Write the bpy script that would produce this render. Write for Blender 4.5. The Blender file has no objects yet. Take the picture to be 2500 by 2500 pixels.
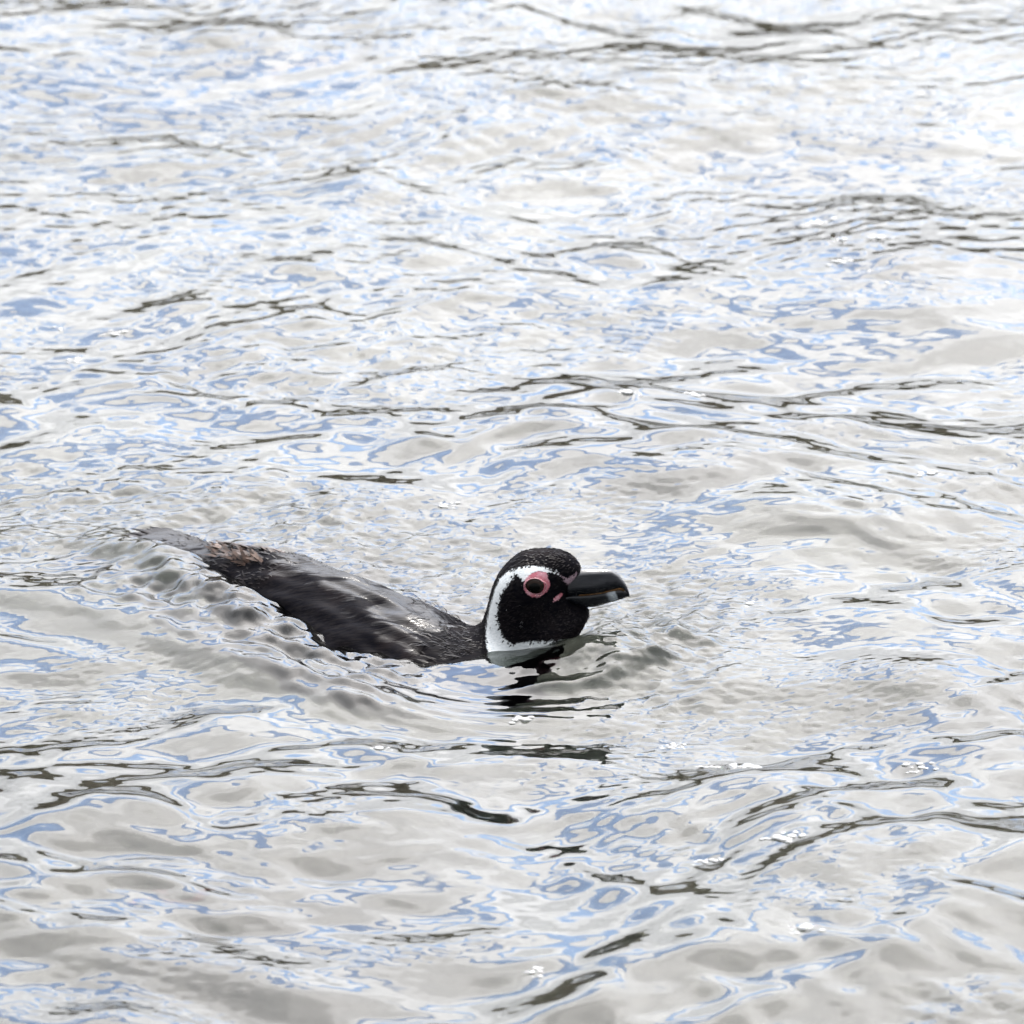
import bpy, math, random
import numpy as np
from mathutils import Vector

R = math.radians
scene = bpy.context.scene
col = scene.collection
rng = np.random.default_rng(7)
random.seed(7)

# ------------------------------------------------------------------ camera
ELEV = R(18.0); DIST = 8.0; FRAME = 0.92
CAM = np.array([0.0, -DIST * math.cos(ELEV), DIST * math.sin(ELEV)])
FWD = np.array([0.0, math.cos(ELEV), -math.sin(ELEV)])
UP = np.array([0.0, math.sin(ELEV), math.cos(ELEV)])
cam_d = bpy.data.cameras.new('camera')
cam_d.sensor_width = 36.0
cam_d.lens = 36.0 * DIST / FRAME
cam_d.clip_start = 0.1
cam_d.clip_end = 2000.0
cam_d.dof.use_dof = True
cam_d.dof.focus_distance = 7.62
cam_d.dof.aperture_fstop = 14.0
cam = bpy.data.objects.new('camera', cam_d)
cam.location = CAM
cam.rotation_euler = (R(90) - ELEV, 0, 0)
col.objects.link(cam)
scene.camera = cam

# ------------------------------------------------------------------ sky and sun
SUN_ELEV = R(48.0)
SUN_AZ = R(12.0)                       # measured from +Y towards +X
SUN_DIR = Vector((math.sin(SUN_AZ) * math.cos(SUN_ELEV), math.cos(SUN_AZ) * math.cos(SUN_ELEV), math.sin(SUN_ELEV)))
world = bpy.data.worlds.new('World')
scene.world = world
world.use_nodes = True
wt = world.node_tree
wt.nodes.clear()


class NT:
    """small helper round a node tree"""
    def __init__(self, nt):
        self.nt = nt

    def n(self, kind, **kw):
        nd = self.nt.nodes.new(kind)
        for k, v in kw.items():
            setattr(nd, k, v)
        return nd

    def put(self, sock, v):
        if isinstance(v, bpy.types.NodeSocket):
            self.nt.links.new(v, sock)
        elif v is not None:
            sock.default_value = v

    def math(self, op, a, b=None, c=None, clamp=False):
        nd = self.n('ShaderNodeMath', operation=op, use_clamp=clamp)
        for i, v in enumerate((a, b, c)):
            self.put(nd.inputs[i], v)
        return nd.outputs[0]

    def vmath(self, op, a, b=None, scale=None):
        nd = self.n('ShaderNodeVectorMath', operation=op)
        self.put(nd.inputs[0], a)
        if b is not None:
            self.put(nd.inputs[1], b)
        if scale is not None:
            self.put(nd.inputs['Scale'], scale)
        return nd.outputs['Value'] if op in ('DOT_PRODUCT', 'LENGTH') else nd.outputs['Vector']

    def noise(self, vec, scale, detail=4.0, rough=0.5, dist=0.0):
        nd = self.n('ShaderNodeTexNoise')
        self.put(nd.inputs['Vector'], vec)
        nd.inputs['Scale'].default_value = scale
        nd.inputs['Detail'].default_value = detail
        nd.inputs['Roughness'].default_value = rough
        nd.inputs['Distortion'].default_value = dist
        return nd.outputs['Fac']

    def smooth(self, v, lo, hi, a=0.0, b=1.0):
        nd = self.n('ShaderNodeMapRange', interpolation_type='SMOOTHSTEP')
        self.put(nd.inputs[0], v)
        for i, x in enumerate((lo, hi, a, b)):
            self.put(nd.inputs[1 + i], x)
        return nd.outputs[0]

    def mixc(self, f, a, b):
        nd = self.n('ShaderNodeMix', data_type='RGBA')
        self.put(nd.inputs['Factor'], f)
        self.put(nd.inputs[6], a)
        self.put(nd.inputs[7], b)
        return nd.outputs[2]


W = NT(wt)
sky = W.n('ShaderNodeTexSky', sky_type='NISHITA')
sky.sun_disc = False
sky.sun_elevation = SUN_ELEV
sky.sun_rotation = SUN_AZ
sky.air_density = 1.0
sky.dust_density = 0.8
sky.ozone_density = 4.0
d = W.vmath('NORMALIZE', W.n('ShaderNodeTexCoord').outputs['Generated'])
sp = W.n('ShaderNodeSeparateXYZ')
W.put(sp.inputs[0], d)
dz = W.math('ADD', W.math('MAXIMUM', sp.outputs[2], 0.0), 0.06)
cp = W.n('ShaderNodeCombineXYZ')
W.put(cp.inputs[0], W.math('DIVIDE', sp.outputs[0], dz))
W.put(cp.inputs[1], W.math('DIVIDE', sp.outputs[1], dz))
P = cp.outputs[0]
n_big = W.noise(W.vmath('ADD', P, (3.1, 7.7, 0)), 1.1, 6.0, 0.55, 0.3)
n_fine = W.noise(W.vmath('ADD', P, (13.4, 2.2, 0)), 2.6, 5.0, 0.6, 0.2)
# an opening in the cloud deck in front of the viewer, blue sky with puffs in it
gx = W.math('DIVIDE', W.math('SUBTRACT', sp.outputs[0], 0.05), 1.1)
gz = W.math('DIVIDE', W.math('SUBTRACT', sp.outputs[2], 0.330), 0.150)
gap_r = W.math('SQRT', W.math('ADD', W.math('MULTIPLY', gx, gx), W.math('MULTIPLY', gz, gz)))
front = W.smooth(sp.outputs[1], -0.1, 0.4)
gap = W.math('MULTIPLY', W.smooth(gap_r, 1.2, 0.55), front)
n_puff = W.noise(W.vmath('MULTIPLY', d, (3.6, 3.6, 11.0)), 1.0, 3.0, 0.48, 0.35)
dens = W.math('ADD', W.math('MULTIPLY', n_big, 0.35), W.math('MULTIPLY', n_puff, 1.6))
dens = W.math('SUBTRACT', W.math('ADD', dens, 0.10), W.math('MULTIPLY', gap, 0.505))
cover = W.smooth(dens, 0.44, 0.56, 0.02, 1.0)
sd = W.math('MAXIMUM', W.vmath('DOT_PRODUCT', d, tuple(SUN_DIR)), 0.0)
fwd_glow = W.math('POWER', sd, 4.0)
shade = W.math('MULTIPLY', W.smooth(n_big, 0.3, 0.75, 1.10, 0.86), W.smooth(n_fine, 0.35, 0.68, 1.10, 0.84))
lum = W.math('MULTIPLY_ADD', fwd_glow, 11.9, 0.88)
lum = W.math('MULTIPLY', lum, W.smooth(sp.outputs[2], 0.0, 0.30, 0.42, 1.0))      # hazier towards the horizon
lum = W.math('MULTIPLY', lum, W.smooth(sp.outputs[2], 0.38, 0.50, 1.0, 0.86))     # the high deck is greyer than the low cumulus
lum = W.math('MULTIPLY', lum, shade)
warm = W.mixc(fwd_glow, (0.95, 0.98, 1.03, 1), (1.0, 0.966, 0.948, 1))
SKY_UNIT = 0.165
b_sky = W.n('ShaderNodeBackground')
W.put(b_sky.inputs[0], sky.outputs[0])
b_sky.inputs[1].default_value = 0.122
b_cl = W.n('ShaderNodeBackground')
W.put(b_cl.inputs[0], warm)
W.put(b_cl.inputs[1], W.math('MULTIPLY', lum, SKY_UNIT))
mx = W.n('ShaderNodeMixShader')
W.put(mx.inputs[0], cover)
W.put(mx.inputs[1], b_sky.outputs[0])
W.put(mx.inputs[2], b_cl.outputs[0])
wo = W.n('ShaderNodeOutputWorld')
W.put(wo.inputs[0], mx.outputs[0])

sun_d = bpy.data.lights.new('sun', 'SUN')
sun_d.energy = 0.8
sun_d.angle = R(0.6)
sun_d.cycles.use_multiple_importance_sampling = False
sun_d.color = (1.0, 0.96, 0.9)
sun = bpy.data.objects.new('sun', sun_d)
sun.rotation_euler = (-SUN_DIR).to_track_quat('-Z', 'Y').to_euler()
sun.location = (0, 0, 30)
col.objects.link(sun)

vs = scene.view_settings
vs.view_transform = 'Standard'
vs.look = 'None'
vs.exposure = 2.6
vs.gamma = 1.0
vs.use_curve_mapping = False
scene.render.engine = 'CYCLES'
cy = scene.cycles
cy.max_bounces = 10
cy.transmission_bounces = 8
cy.glossy_bounces = 5
cy.diffuse_bounces = 3
cy.sample_clamp_indirect = 2.6
cy.caustics_reflective = False
cy.caustics_refractive = True
cy.blur_glossy = 0.3
cy.use_denoising = True
cy.use_adaptive_sampling = False
cy.denoising_input_passes = 'RGB'


# ------------------------------------------------------------------ helpers
def tag(o, label=None, cat=None, group=None, kind=None):
    if label: o['label'] = label
    if cat: o['category'] = cat
    if group: o['group'] = group
    if kind: o['kind'] = kind
    return o


def mesh_obj(name, verts, faces, mat, parent=None, smooth=True):
    me = bpy.data.meshes.new(name)
    verts = np.asarray(verts, dtype=np.float32)
    if isinstance(faces, np.ndarray):
        nf, k = faces.shape
        me.vertices.add(len(verts))
        me.vertices.foreach_set('co', verts.ravel())
        me.loops.add(nf * k)
        me.loops.foreach_set('vertex_index', faces.astype(np.int32).ravel())
        me.polygons.add(nf)
        me.polygons.foreach_set('loop_start', np.arange(0, nf * k, k, dtype=np.int32))
        me.update(calc_edges=True)
    else:
        me.from_pydata([tuple(v) for v in verts.tolist()], [], faces)
    if smooth:
        me.polygons.foreach_set('use_smooth', np.ones(len(me.polygons), dtype=bool))
    me.validate()
    if mat: me.materials.append(mat)
    o = bpy.data.objects.new(name, me)
    col.objects.link(o)
    if parent: o.parent = parent
    return o


def attr(o, name, vals):
    a = o.data.attributes.new(name, 'FLOAT', 'POINT')
    a.data.foreach_set('value', np.asarray(vals, dtype=np.float32))


def new_mat(name):
    m = bpy.data.materials.new(name)
    m.use_nodes = True
    m.node_tree.nodes.clear()
    t = NT(m.node_tree)
    out = t.n('ShaderNodeOutputMaterial')
    return m, t, out


def pixel_to_water(px, py, z=0.0):
    """photo pixel -> world point at height z (for placing things on the water)"""
    r = (px - 1250) / 2500 * FRAME
    u = -(py - 1250) / 2500 * FRAME
    ray = FWD * DIST + np.array([1.0, 0, 0]) * r + UP * u
    t = (z - CAM[2]) / ray[2]
    return CAM + ray * t


def pixel_to_plane(px, py, y0):
    r = (px - 1250) / 2500 * FRAME
    u = -(py - 1250) / 2500 * FRAME
    ray = FWD * DIST + np.array([1.0, 0, 0]) * r + UP * u
    t = (y0 - CAM[1]) / ray[1]
    return CAM + ray * t


def sst(x, lo, hi):
    t = np.clip((x - lo) / (hi - lo), 0, 1)
    return t * t * (3 - 2 * t)


def soft(x, lo, hi):
    m_ = 0.2 * (hi - lo)
    return lo + (hi - lo) * sst(x, lo - m_, hi + m_)


# ------------------------------------------------------------------ water heights
def wave_set(n, lo, hi, slope, spread, seed, main=-math.pi / 2):
    g = np.random.default_rng(seed)
    lam = np.exp(g.uniform(math.log(lo), math.log(hi), n))
    ang = main + g.normal(0, spread, n)
    k = 2 * math.pi / lam
    a = slope / k * math.sqrt(2.0 / n)
    return np.stack([k * np.cos(ang), k * np.sin(ang), a, g.uniform(0, 6.283, n), lam], 1)


def add_waves(x, y, ws, sp=None):
    h = np.zeros_like(x)
    for kx, ky, a, ph, lam in ws:
        c = a * np.sin(kx * x + ky * y + ph)
        if sp is not None:
            c *= 1 - sst(sp, lam * 0.15, lam * 0.4)
        h += c
    return h


def vnoise(x, y, scale, seed):
    """smooth random field about -1..1, features about `scale` metres"""
    ws = wave_set(9, scale * 1.0, scale * 2.6, 1.0, 2.0, seed)
    h = np.zeros_like(x)
    for kx, ky, a, ph, lam in ws:
        h += np.sin(kx * x + ky * y + ph)
    return h / 3.2


S_LONG = wave_set(9, 0.55, 1.3, R(2.0), 0.9, 11)
S_MID = wave_set(26, 0.13, 0.36, R(3.8), 1.05, 12)
S_SMALL = wave_set(36, 0.045, 0.14, R(4.7), 0.95, 13)
S_FINE = wave_set(30, 0.018, 0.048, R(4.2), 0.8, 14)
CRESTS = [
    ([(60, 1735), (380, 1760), (650, 1830), (1000, 1940), (1500, 2010)], 0.0095),
    ([(-60, 1150), (120, 1110), (260, 1055)], 0.0080),
    ([(480, 1050), (820, 1110), (1180, 1165), (1540, 1230)], 0.0070),
    ([(1300, 2090), (1600, 2200), (1950, 2255), (2250, 2330)], 0.0090),
    ([(-60, 2270), (350, 2350), (760, 2395)], 0.0080),
    ([(1340, 1725), (1560, 1680), (1820, 1640)], 0.0060),
    ([(1230, 1770), (1480, 1790), (1750, 1890), (2080, 1975)], 0.0055),
    ([(850, 650), (1300, 625), (1760, 600)], 0.0070),
    ([(1050, 745), (1500, 730), (1950, 705)], 0.0080),
    ([(-50, 355), (250, 350), (560, 335)], 0.0085),
    ([(80, 150), (400, 100), (850, 55)], 0.0080),
    ([(700, 470), (1000, 430), (1330, 370)], 0.0070),
    ([(560, 2440), (850, 2450), (1080, 2420)], 0.0080),
    ([(1900, 560), (2250, 480), (2560, 420)], 0.0070),
    ([(1950, 1560), (2200, 1650), (2560, 1720)], 0.0070),
    ([(-60, 1900), (150, 1930), (330, 1925)], 0.0070),
    ([(300, 680), (600, 690), (900, 700)], 0.0060),
    ([(1350, 70), (1800, 30), (2300, -20)], 0.0070),
]
S_CAP = wave_set(18, 0.008, 0.018, R(4.0), 0.7, 15)

TAIL = np.array([-0.335, -0.082])
AXIS = np.array([0.6820, -0.7314])
SIDE = np.array([0.7314, 0.6820])        # away from the camera


def body_coords(x, y):
    dx, dy = x - TAIL[0], y - TAIL[1]
    return dx * AXIS[0] + dy * AXIS[1], dx * SIDE[0] + dy * SIDE[1]


NECK = pixel_to_water(1300, 1600)[:2] + np.array([0.0, 0.045])

# mounds of water seen in the photograph: pixel x, pixel y, half length m, half depth m, height m, turn
MOUNDS = [
    (2120, 2080, 0.17, 0.16, 0.030, -0.35),
    (640, 1960, 0.16, 0.12, 0.020, -0.15),
    (900, 2060, 0.09, 0.09, 0.014, 0.0),
    (260, 2060, 0.10, 0.10, 0.014, 0.1),
    (300, 2430, 0.12, 0.10, 0.010, 0.0),
    (2250, 720, 0.14, 0.16, 0.026, 0.2),
    (1990, 1290, 0.12, 0.10, 0.018, 0.1),
    (1650, 1120, 0.16, 0.16, 0.020, 0.5),
    (60, 2160, 0.06, 0.07, 0.012, 0.0),
    (2440, 1880, 0.08, 0.09, 0.018, 0.0),
]


def height(x, y, sp=None):
    wx = x + 0.030 * vnoise(x, y, 0.5, 21) + 0.007 * vnoise(x, y, 0.12, 22)
    wy = y + 0.030 * vnoise(x, y, 0.5, 23) + 0.007 * vnoise(x, y, 0.12, 24)
    h = add_waves(wx, wy, S_LONG, sp)
    front_ = 1 + 0.25 * sst(-y, 0.45, 1.0) - 0.42 * sst(y, 0.0, 0.8)
    m = add_waves(wx, wy, S_MID, sp) * front_
    h = h + m
    calm = 0.5 + 0.5 * np.tanh(vnoise(x, y, 0.45, 31) * 1.1 + 0.1)
    h += add_waves(wx, wy, S_SMALL, sp) * (0.50 + 0.8 * calm) * front_
    far = sst(y, -0.2, 1.2)
    busy = soft(0.42 * vnoise(x, y, 0.30, 32) + 0.32 + 0.35 * far, 0.05, 1.1)
    h += add_waves(wx, wy, S_FINE, sp) * busy
    capm = soft(1.6 * (vnoise(x, y, 0.22, 33) - 0.30), 0, 1)
    h += add_waves(x, y, S_CAP, sp) * (capm + 0.22 + 0.25 * far)
    v_a = vnoise(x, y, 0.16, 81); v_b = vnoise(x, y, 0.18, 82); v_c = vnoise(x, y, 0.19, 83)
    for px, py, lx, ly, hh, turn in MOUNDS:
        c = pixel_to_water(px, py)
        dx, dy = x - c[0], y - c[1]
        a = dx * math.cos(turn) + dy * math.sin(turn)
        b = -dx * math.sin(turn) + dy * math.cos(turn)
        h += 0.75 * hh * np.exp(-(a / lx) ** 2 - (b / ly) ** 2)
    for line, amp in CRESTS:
        pts = [pixel_to_water(a, b)[:2] for a, b in line]
        pl = np.array(pts)
        for _ in range(3):
            q0, q1 = pl[:-1], pl[1:]
            pl = np.concatenate([pl[:1], np.stack([0.75 * q0 + 0.25 * q1, 0.25 * q0 + 0.75 * q1], 1).reshape(-1, 2), pl[-1:]])
        jx = x + 0.016 * v_a; jy = y + 0.020 * v_b
        par = (jx - pl[0, 0]) / (pl[-1, 0] - pl[0, 0])
        dl = jy - np.interp(jx, pl[:, 0], pl[:, 1])
        wid = 0.092 - 0.038 * sst(dl, -0.03, 0.03)
        h += 0.62 * amp * sst(par, 0, 0.3) * (1 - sst(par, 0.7, 1)) * soft(0.25 + 1.3 * v_c, 0, 1.4) * np.exp(-(dl / wid) ** 2)
    # the swimming bird: calmer water on it, a bow wave, ripples along its flank and a wake
    s, w = body_coords(x, y)
    near = np.exp(-((s - 0.24) / 0.34) ** 2 - (w / 0.26) ** 2)
    h *= 1 - 0.72 * near
    rx, ry = x - NECK[0], y - NECK[1]
    rr = np.sqrt(rx * rx + ry * ry)
    bow = np.exp(-((rr - 0.075) / 0.045) ** 2) * sst(rx * 0.9 - ry * 0.45, -0.05, 0.07)
    h += 0.009 * bow
    churn = np.exp(-((rx - 0.10) / 0.085) ** 2 - ((ry + 0.0) / 0.16) ** 2)
    h += churn * add_waves(x, y, wave_set(34, 0.006, 0.034, R(18), 1.6, 41), sp)
    flank = np.exp(-((w + 0.135 + 0.04 * (s - 0.3)) / 0.045) ** 2) * sst(s, -0.05, 0.12) * (1 - sst(s, 0.46, 0.56))
    h += flank * (0.006 + add_waves(x, y, wave_set(16, 0.014, 0.035, R(9), 0.6, 42, main=math.atan2(-SIDE[1], -SIDE[0])), sp))
    back = np.exp(-((w - 0.14) / 0.10) ** 2) * sst(s, -0.25, 0.05) * (1 - sst(s, 0.40, 0.55))
    h += back * add_waves(x, y, wave_set(28, 0.009, 0.05, R(10), 1.0, 43, main=math.atan2(SIDE[1], SIDE[0])), sp)
    aft = np.exp(-((s + 0.10) / 0.16) ** 2 - (w / 0.17) ** 2)
    h += aft * add_waves(x, y, wave_set(28, 0.009, 0.05, R(9.5), 1.0, 44), sp)
    # rings running out from the bird on the camera's side
    ring = np.exp(-((rr - 0.19) / 0.10) ** 2) * sst(-ry - 0.1 * rx, 0.02, 0.10)
    h += ring * 0.00018 * np.sin(rr * 2 * math.pi / 0.020 + 2.0 * vnoise(x, y, 0.15, 51))
    fc = -np.interp(s, [0.0, 0.1, 0.2, 0.3], [0.030, 0.042, 0.066, 0.092])
    film = np.exp(-((w - fc) / 0.036) ** 2) * sst(s, -0.06, 0.05) * (1 - sst(s, 0.22, 0.36))
    h += 0.018 * film + film * add_waves(x, y, wave_set(26, 0.007, 0.032, R(9.5), 0.75, 45, main=math.atan2(-SIDE[1], -SIDE[0])), sp)
    h += 0.010 * np.exp(-((rx - 0.055) / 0.045) ** 2 - ((ry + 0.045) / 0.05) ** 2)
    edge_m = np.exp(-((w + 0.085) / 0.045) ** 2) * sst(s, 0.02, 0.12) * (1 - sst(s, 0.40, 0.48))
    h += edge_m * (0.004 + 0.0036 * vnoise(x, y, 0.030, 52) + add_waves(x, y, wave_set(14, 0.010, 0.026, R(9), 1.3, 46), sp))
    bowl = np.exp(-((rr - 0.125 - 0.012 * vnoise(x, y, 0.06, 53)) / 0.017) ** 2) * sst(rx * 0.85 - ry * 0.5, 0.03, 0.10)
    h += 0.0075 * bowl * soft(0.7 + 0.5 * vnoise(x, y, 0.05, 54), 0.1, 1.5)
    lip = np.exp(-((w + 0.19 - 0.10 * s) / 0.035) ** 2) * sst(s, -0.1, 0.1) * (1 - sst(s, 0.42, 0.62))
    h += 0.008 * lip
    return h


# ------------------------------------------------------------------ water surface
def axis_grid(segs, start_out, grow, limit_lo, limit_hi):
    """segs: list of (from, to, step); grows outwards geometrically beyond"""
    c = []
    for a, b, st in segs:
        c.extend(np.linspace(a, b, max(2, int(round((b - a) / st))), endpoint=False).tolist())
    c.append(segs[-1][1])
    st, v = segs[-1][2], segs[-1][1]
    while v < limit_hi:
        st *= grow; v += st; c.append(v)
    st, v = segs[0][2], segs[0][0]
    lo = []
    while v > limit_lo:
        st *= grow; v -= st; lo.append(v)
    return np.array(lo[::-1] + c)


gx_ = axis_grid([(-0.62, 0.62, 0.00135)], 0, 1.09, -90, 90)
gy_ = axis_grid([(-1.36, -0.62, 0.0031), (-0.62, 0.05, 0.0019), (0.05, 1.95, 0.0036)], 0, 1.09, -40, 90)
X, Y = np.meshgrid(gx_, gy_)
spx = np.gradient(gx_)[None, :].repeat(len(gy_), 0)
spy = np.gradient(gy_)[:, None].repeat(len(gx_), 1)
SPC = np.maximum(spx, spy)
Z = height(X.ravel(), Y.ravel(), SPC.ravel()).reshape(X.shape)
ny, nx = X.shape
idx = np.arange(ny * nx).reshape(ny, nx)
fq = np.stack([idx[:-1, :-1], idx[:-1, 1:], idx[1:, 1:], idx[1:, :-1]], -1).reshape(-1, 4)

m_water, t, out = new_mat('clear_green_water')
fr = t.n('ShaderNodeFresnel')
fr.inputs['IOR'].default_value = 1.333
gl = t.n('ShaderNodeBsdfGlossy')
gl.inputs['Roughness'].default_value = 0.0
rf = t.n('ShaderNodeBsdfRefraction')
rf.inputs['Color'].default_value = (0.45, 0.48, 0.455, 1)
rf.inputs['Roughness'].default_value = 0.0
rf.inputs['IOR'].default_value = 1.333
mxs = t.n('ShaderNodeMixShader')
t.put(mxs.inputs[0], fr.outputs[0])
t.put(mxs.inputs[1], rf.outputs[0])
t.put(mxs.inputs[2], gl.outputs[0])
t.put(out.inputs[0], mxs.outputs[0])
water = mesh_obj('water', np.stack([X, Y, Z], -1).reshape(-1, 3), fq, m_water)
tag(water, kind='structure')

# ------------------------------------------------------------------ seabed
m_bed, t, out = new_mat('dark_olive_seabed')
tc = t.n('ShaderNodeTexCoord').outputs['Object']
n1 = t.noise(tc, 2.2, 5.0, 0.6)
n2 = t.noise(tc, 9.0, 4.0, 0.6)
c1 = t.mixc(t.smooth(n1, 0.38, 0.62), (0.07, 0.074, 0.066, 1), (0.21, 0.20, 0.18, 1))
c2 = t.mixc(t.smooth(n2, 0.5, 0.7), c1, (0.07, 0.075, 0.055, 1))
bs = t.n('ShaderNodeBsdfPrincipled')
t.put(bs.inputs['Base Color'], c2)
bs.inputs['Roughness'].default_value = 0.9
t.put(out.inputs[0], bs.outputs[0])
sgx = np.concatenate([-np.geomspace(90, 1.2, 40), np.linspace(-1.1, 1.1, 60), np.geomspace(1.2, 90, 40)])
sgy = np.concatenate([-np.geomspace(40, 1.7, 30), np.linspace(-1.6, 2.4, 90), np.geomspace(2.5, 90, 40)])
SX, SY = np.meshgrid(sgx, sgy)
SZ = -0.55 + 0.05 * vnoise(SX, SY, 0.5, 61) + 0.02 * vnoise(SX, SY, 0.15, 62)
si = np.arange(SX.size).reshape(SX.shape)
sf = np.stack([si[:-1, :-1], si[:-1, 1:], si[1:, 1:], si[1:, :-1]], -1).reshape(-1, 4)
tag(mesh_obj('seabed', np.stack([SX, SY, SZ], -1).reshape(-1, 3), sf, m_bed), kind='structure')

# ------------------------------------------------------------------ far shore (seen only mirrored in the wave backs)
m_sh, t, out = new_mat('shore_rock_and_scrub')
tc = t.n('ShaderNodeTexCoord').outputs['Object']
n1 = t.noise(tc, 0.35, 6.0, 0.6)
n2 = t.noise(tc, 1.4, 5.0, 0.65)
c1 = t.mixc(t.smooth(n1, 0.42, 0.60), (0.050, 0.038, 0.014, 1), (0.075, 0.050, 0.026, 1))
c2 = t.mixc(t.smooth(n2, 0.60, 0.72), c1, (0.14, 0.11, 0.075, 1))
bs = t.n('ShaderNodeBsdfPrincipled')
t.put(bs.inputs['Base Color'], c2)
bs.inputs['Roughness'].default_value = 0.9
t.put(out.inputs[0], bs.outputs[0])
hx = np.linspace(-85, 85, 340)
hy = np.linspace(0, 30, 60)
HX, HY = np.meshgrid(hx, hy)
ridge = 5.0 + 1.1 * vnoise(HX, HY * 0, 14, 71) + 0.35 * vnoise(HX, HY * 0, 4, 72)
HZ = -0.9 + (ridge + 0.9) * sst(HY, 0, 16) + 0.30 * vnoise(HX, HY, 2.2, 73) * sst(HY, 1, 6) + 0.12 * vnoise(HX, HY, 0.8, 74) * sst(HY, 1, 4)
hi_ = np.arange(HX.size).reshape(HX.shape)
hf = np.stack([hi_[:-1, :-1], hi_[:-1, 1:], hi_[1:, 1:], hi_[1:, :-1]], -1).reshape(-1, 4)
tag(mesh_obj('far_shore', np.stack([HX, HY + 42, HZ], -1).reshape(-1, 3), hf, m_sh), kind='structure')


# ------------------------------------------------------------------ penguin
CX, CY, CK = 1100.0, 1280.0, 3.715     # enlarged view used when measuring the head
HEAD_Y = float(NECK[1])


def crop(pts):
    """measured head points -> (x, z) in the bird's vertical mid plane"""
    o = []
    for a, b in pts:
        p = pixel_to_plane(CX + a / CK, CY + b / CK, HEAD_Y)
        o.append((p[0], p[2]))
    return np.array(o)


HEAD_OUT = crop([(1165, 340), (1110, 280), (1030, 240), (950, 228), (850, 227), (750, 235), (650, 254), (580, 295),
                 (520, 350), (470, 400), (430, 460), (400, 520), (370, 600), (350, 680), (330, 760), (310, 830),
                 (285, 900), (262, 960), (225, 1030), (150, 1100), (40, 1180), (-90, 1290), (-150, 1500), (0, 1800),
                 (400, 1900), (800, 1800), (1060, 1550), (1120, 1300), (1110, 1120), (1140, 1030), (1195, 950), (1245, 860),
                 (1275, 800), (1290, 760), (1220, 735), (1120, 690), (1080, 620), (1110, 540), (1155, 470), (1212, 402)])


def chaikin(p, n=2):
    for _ in range(n):
        q = np.roll(p, -1, 0)
        p = np.stack([0.75 * p + 0.25 * q, 0.25 * p + 0.75 * q], 1).reshape(-1, 2)
    return p


def poly_sdf(px, py, poly):
    """signed distance, negative inside"""
    shp = px.shape
    px = px.ravel(); py = py.ravel()
    d2 = np.full(px.shape, 1e9)
    inside = np.zeros(px.shape, bool)
    n = len(poly)
    for i in range(n):
        ax, ay = poly[i]; bx, by = poly[(i + 1) % n]
        ex, ey = bx - ax, by - ay
        L = ex * ex + ey * ey + 1e-18
        tt = np.clip(((px - ax) * ex + (py - ay) * ey) / L, 0, 1)
        d2 = np.minimum(d2, (px - ax - tt * ex) ** 2 + (py - ay - tt * ey) ** 2)
        c = (ay > py) != (by > py)
        if ay != by:
            inside ^= c & (px < (bx - ax) * (py - ay) / (by - ay) + ax)
    dd = np.sqrt(d2)
    return np.where(inside, -dd, dd).reshape(shp)


def smin(a, b, k):
    hh = np.clip(0.5 + 0.5 * (b - a) / k, 0, 1)
    return b * (1 - hh) + a * hh - k * hh * (1 - hh)


def blur2(a, n):
    for _ in range(n):
        p = np.pad(a, 1, mode='edge')
        a = (p[1:-1, 1:-1] * 4 + (p[:-2, 1:-1] + p[2:, 1:-1] + p[1:-1, :-2] + p[1:-1, 2:]) * 2
             + p[:-2, :-2] + p[:-2, 2:] + p[2:, :-2] + p[2:, 2:]) / 16
    return a


VOX = 0.002
vx = np.arange(-0.38, 0.115, VOX)
vy = np.arange(HEAD_Y - 0.16, 0.02, VOX)
vz = np.arange(-0.17, 0.115, VOX)
# head and neck: outline in the mid plane, rounded sideways
G2x, G2z = np.meshgrid(vx, vz, indexing='ij')
dh = poly_sdf(G2x, G2z, chaikin(HEAD_OUT))
dh = blur2(dh, 8)
RH = 0.036 + 0.016 * sst(-G2z, -0.02, 0.08) - 0.016 * sst(G2x, 0.010, 0.05) * sst(G2z, 0.005, 0.03)
dcl = np.clip(-dh, None, RH)
SP_S = [0.00, 0.03, 0.07, 0.10, 0.14, 0.19, 0.25, 0.31, 0.36, 0.40, 0.45, 0.50]
SP_A = [0.020, 0.024, 0.026, 0.031, 0.042, 0.060, 0.080, 0.094, 0.098, 0.094, 0.074, 0.035]
SP_T = [0.010, 0.014, 0.015, 0.019, 0.028, 0.033, 0.030, 0.024, 0.017, 0.011, -0.005, -0.04]   # top of the back
SP_B = [0.012, 0.008, 0.000, -0.040, -0.080, -0.115, -0.135, -0.140, -0.138, -0.130, -0.115, -0.08]  # belly
F = np.empty((len(vx), len(vy), len(vz)), np.float32)
GX, GY = np.meshgrid(vx, vy, indexing='ij')
gs, gw = body_coords(GX, GY)
ga = np.interp(gs, SP_S, SP_A)
gt = np.interp(gs, SP_S, SP_T)
gb = np.interp(gs, SP_S, SP_B)
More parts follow.
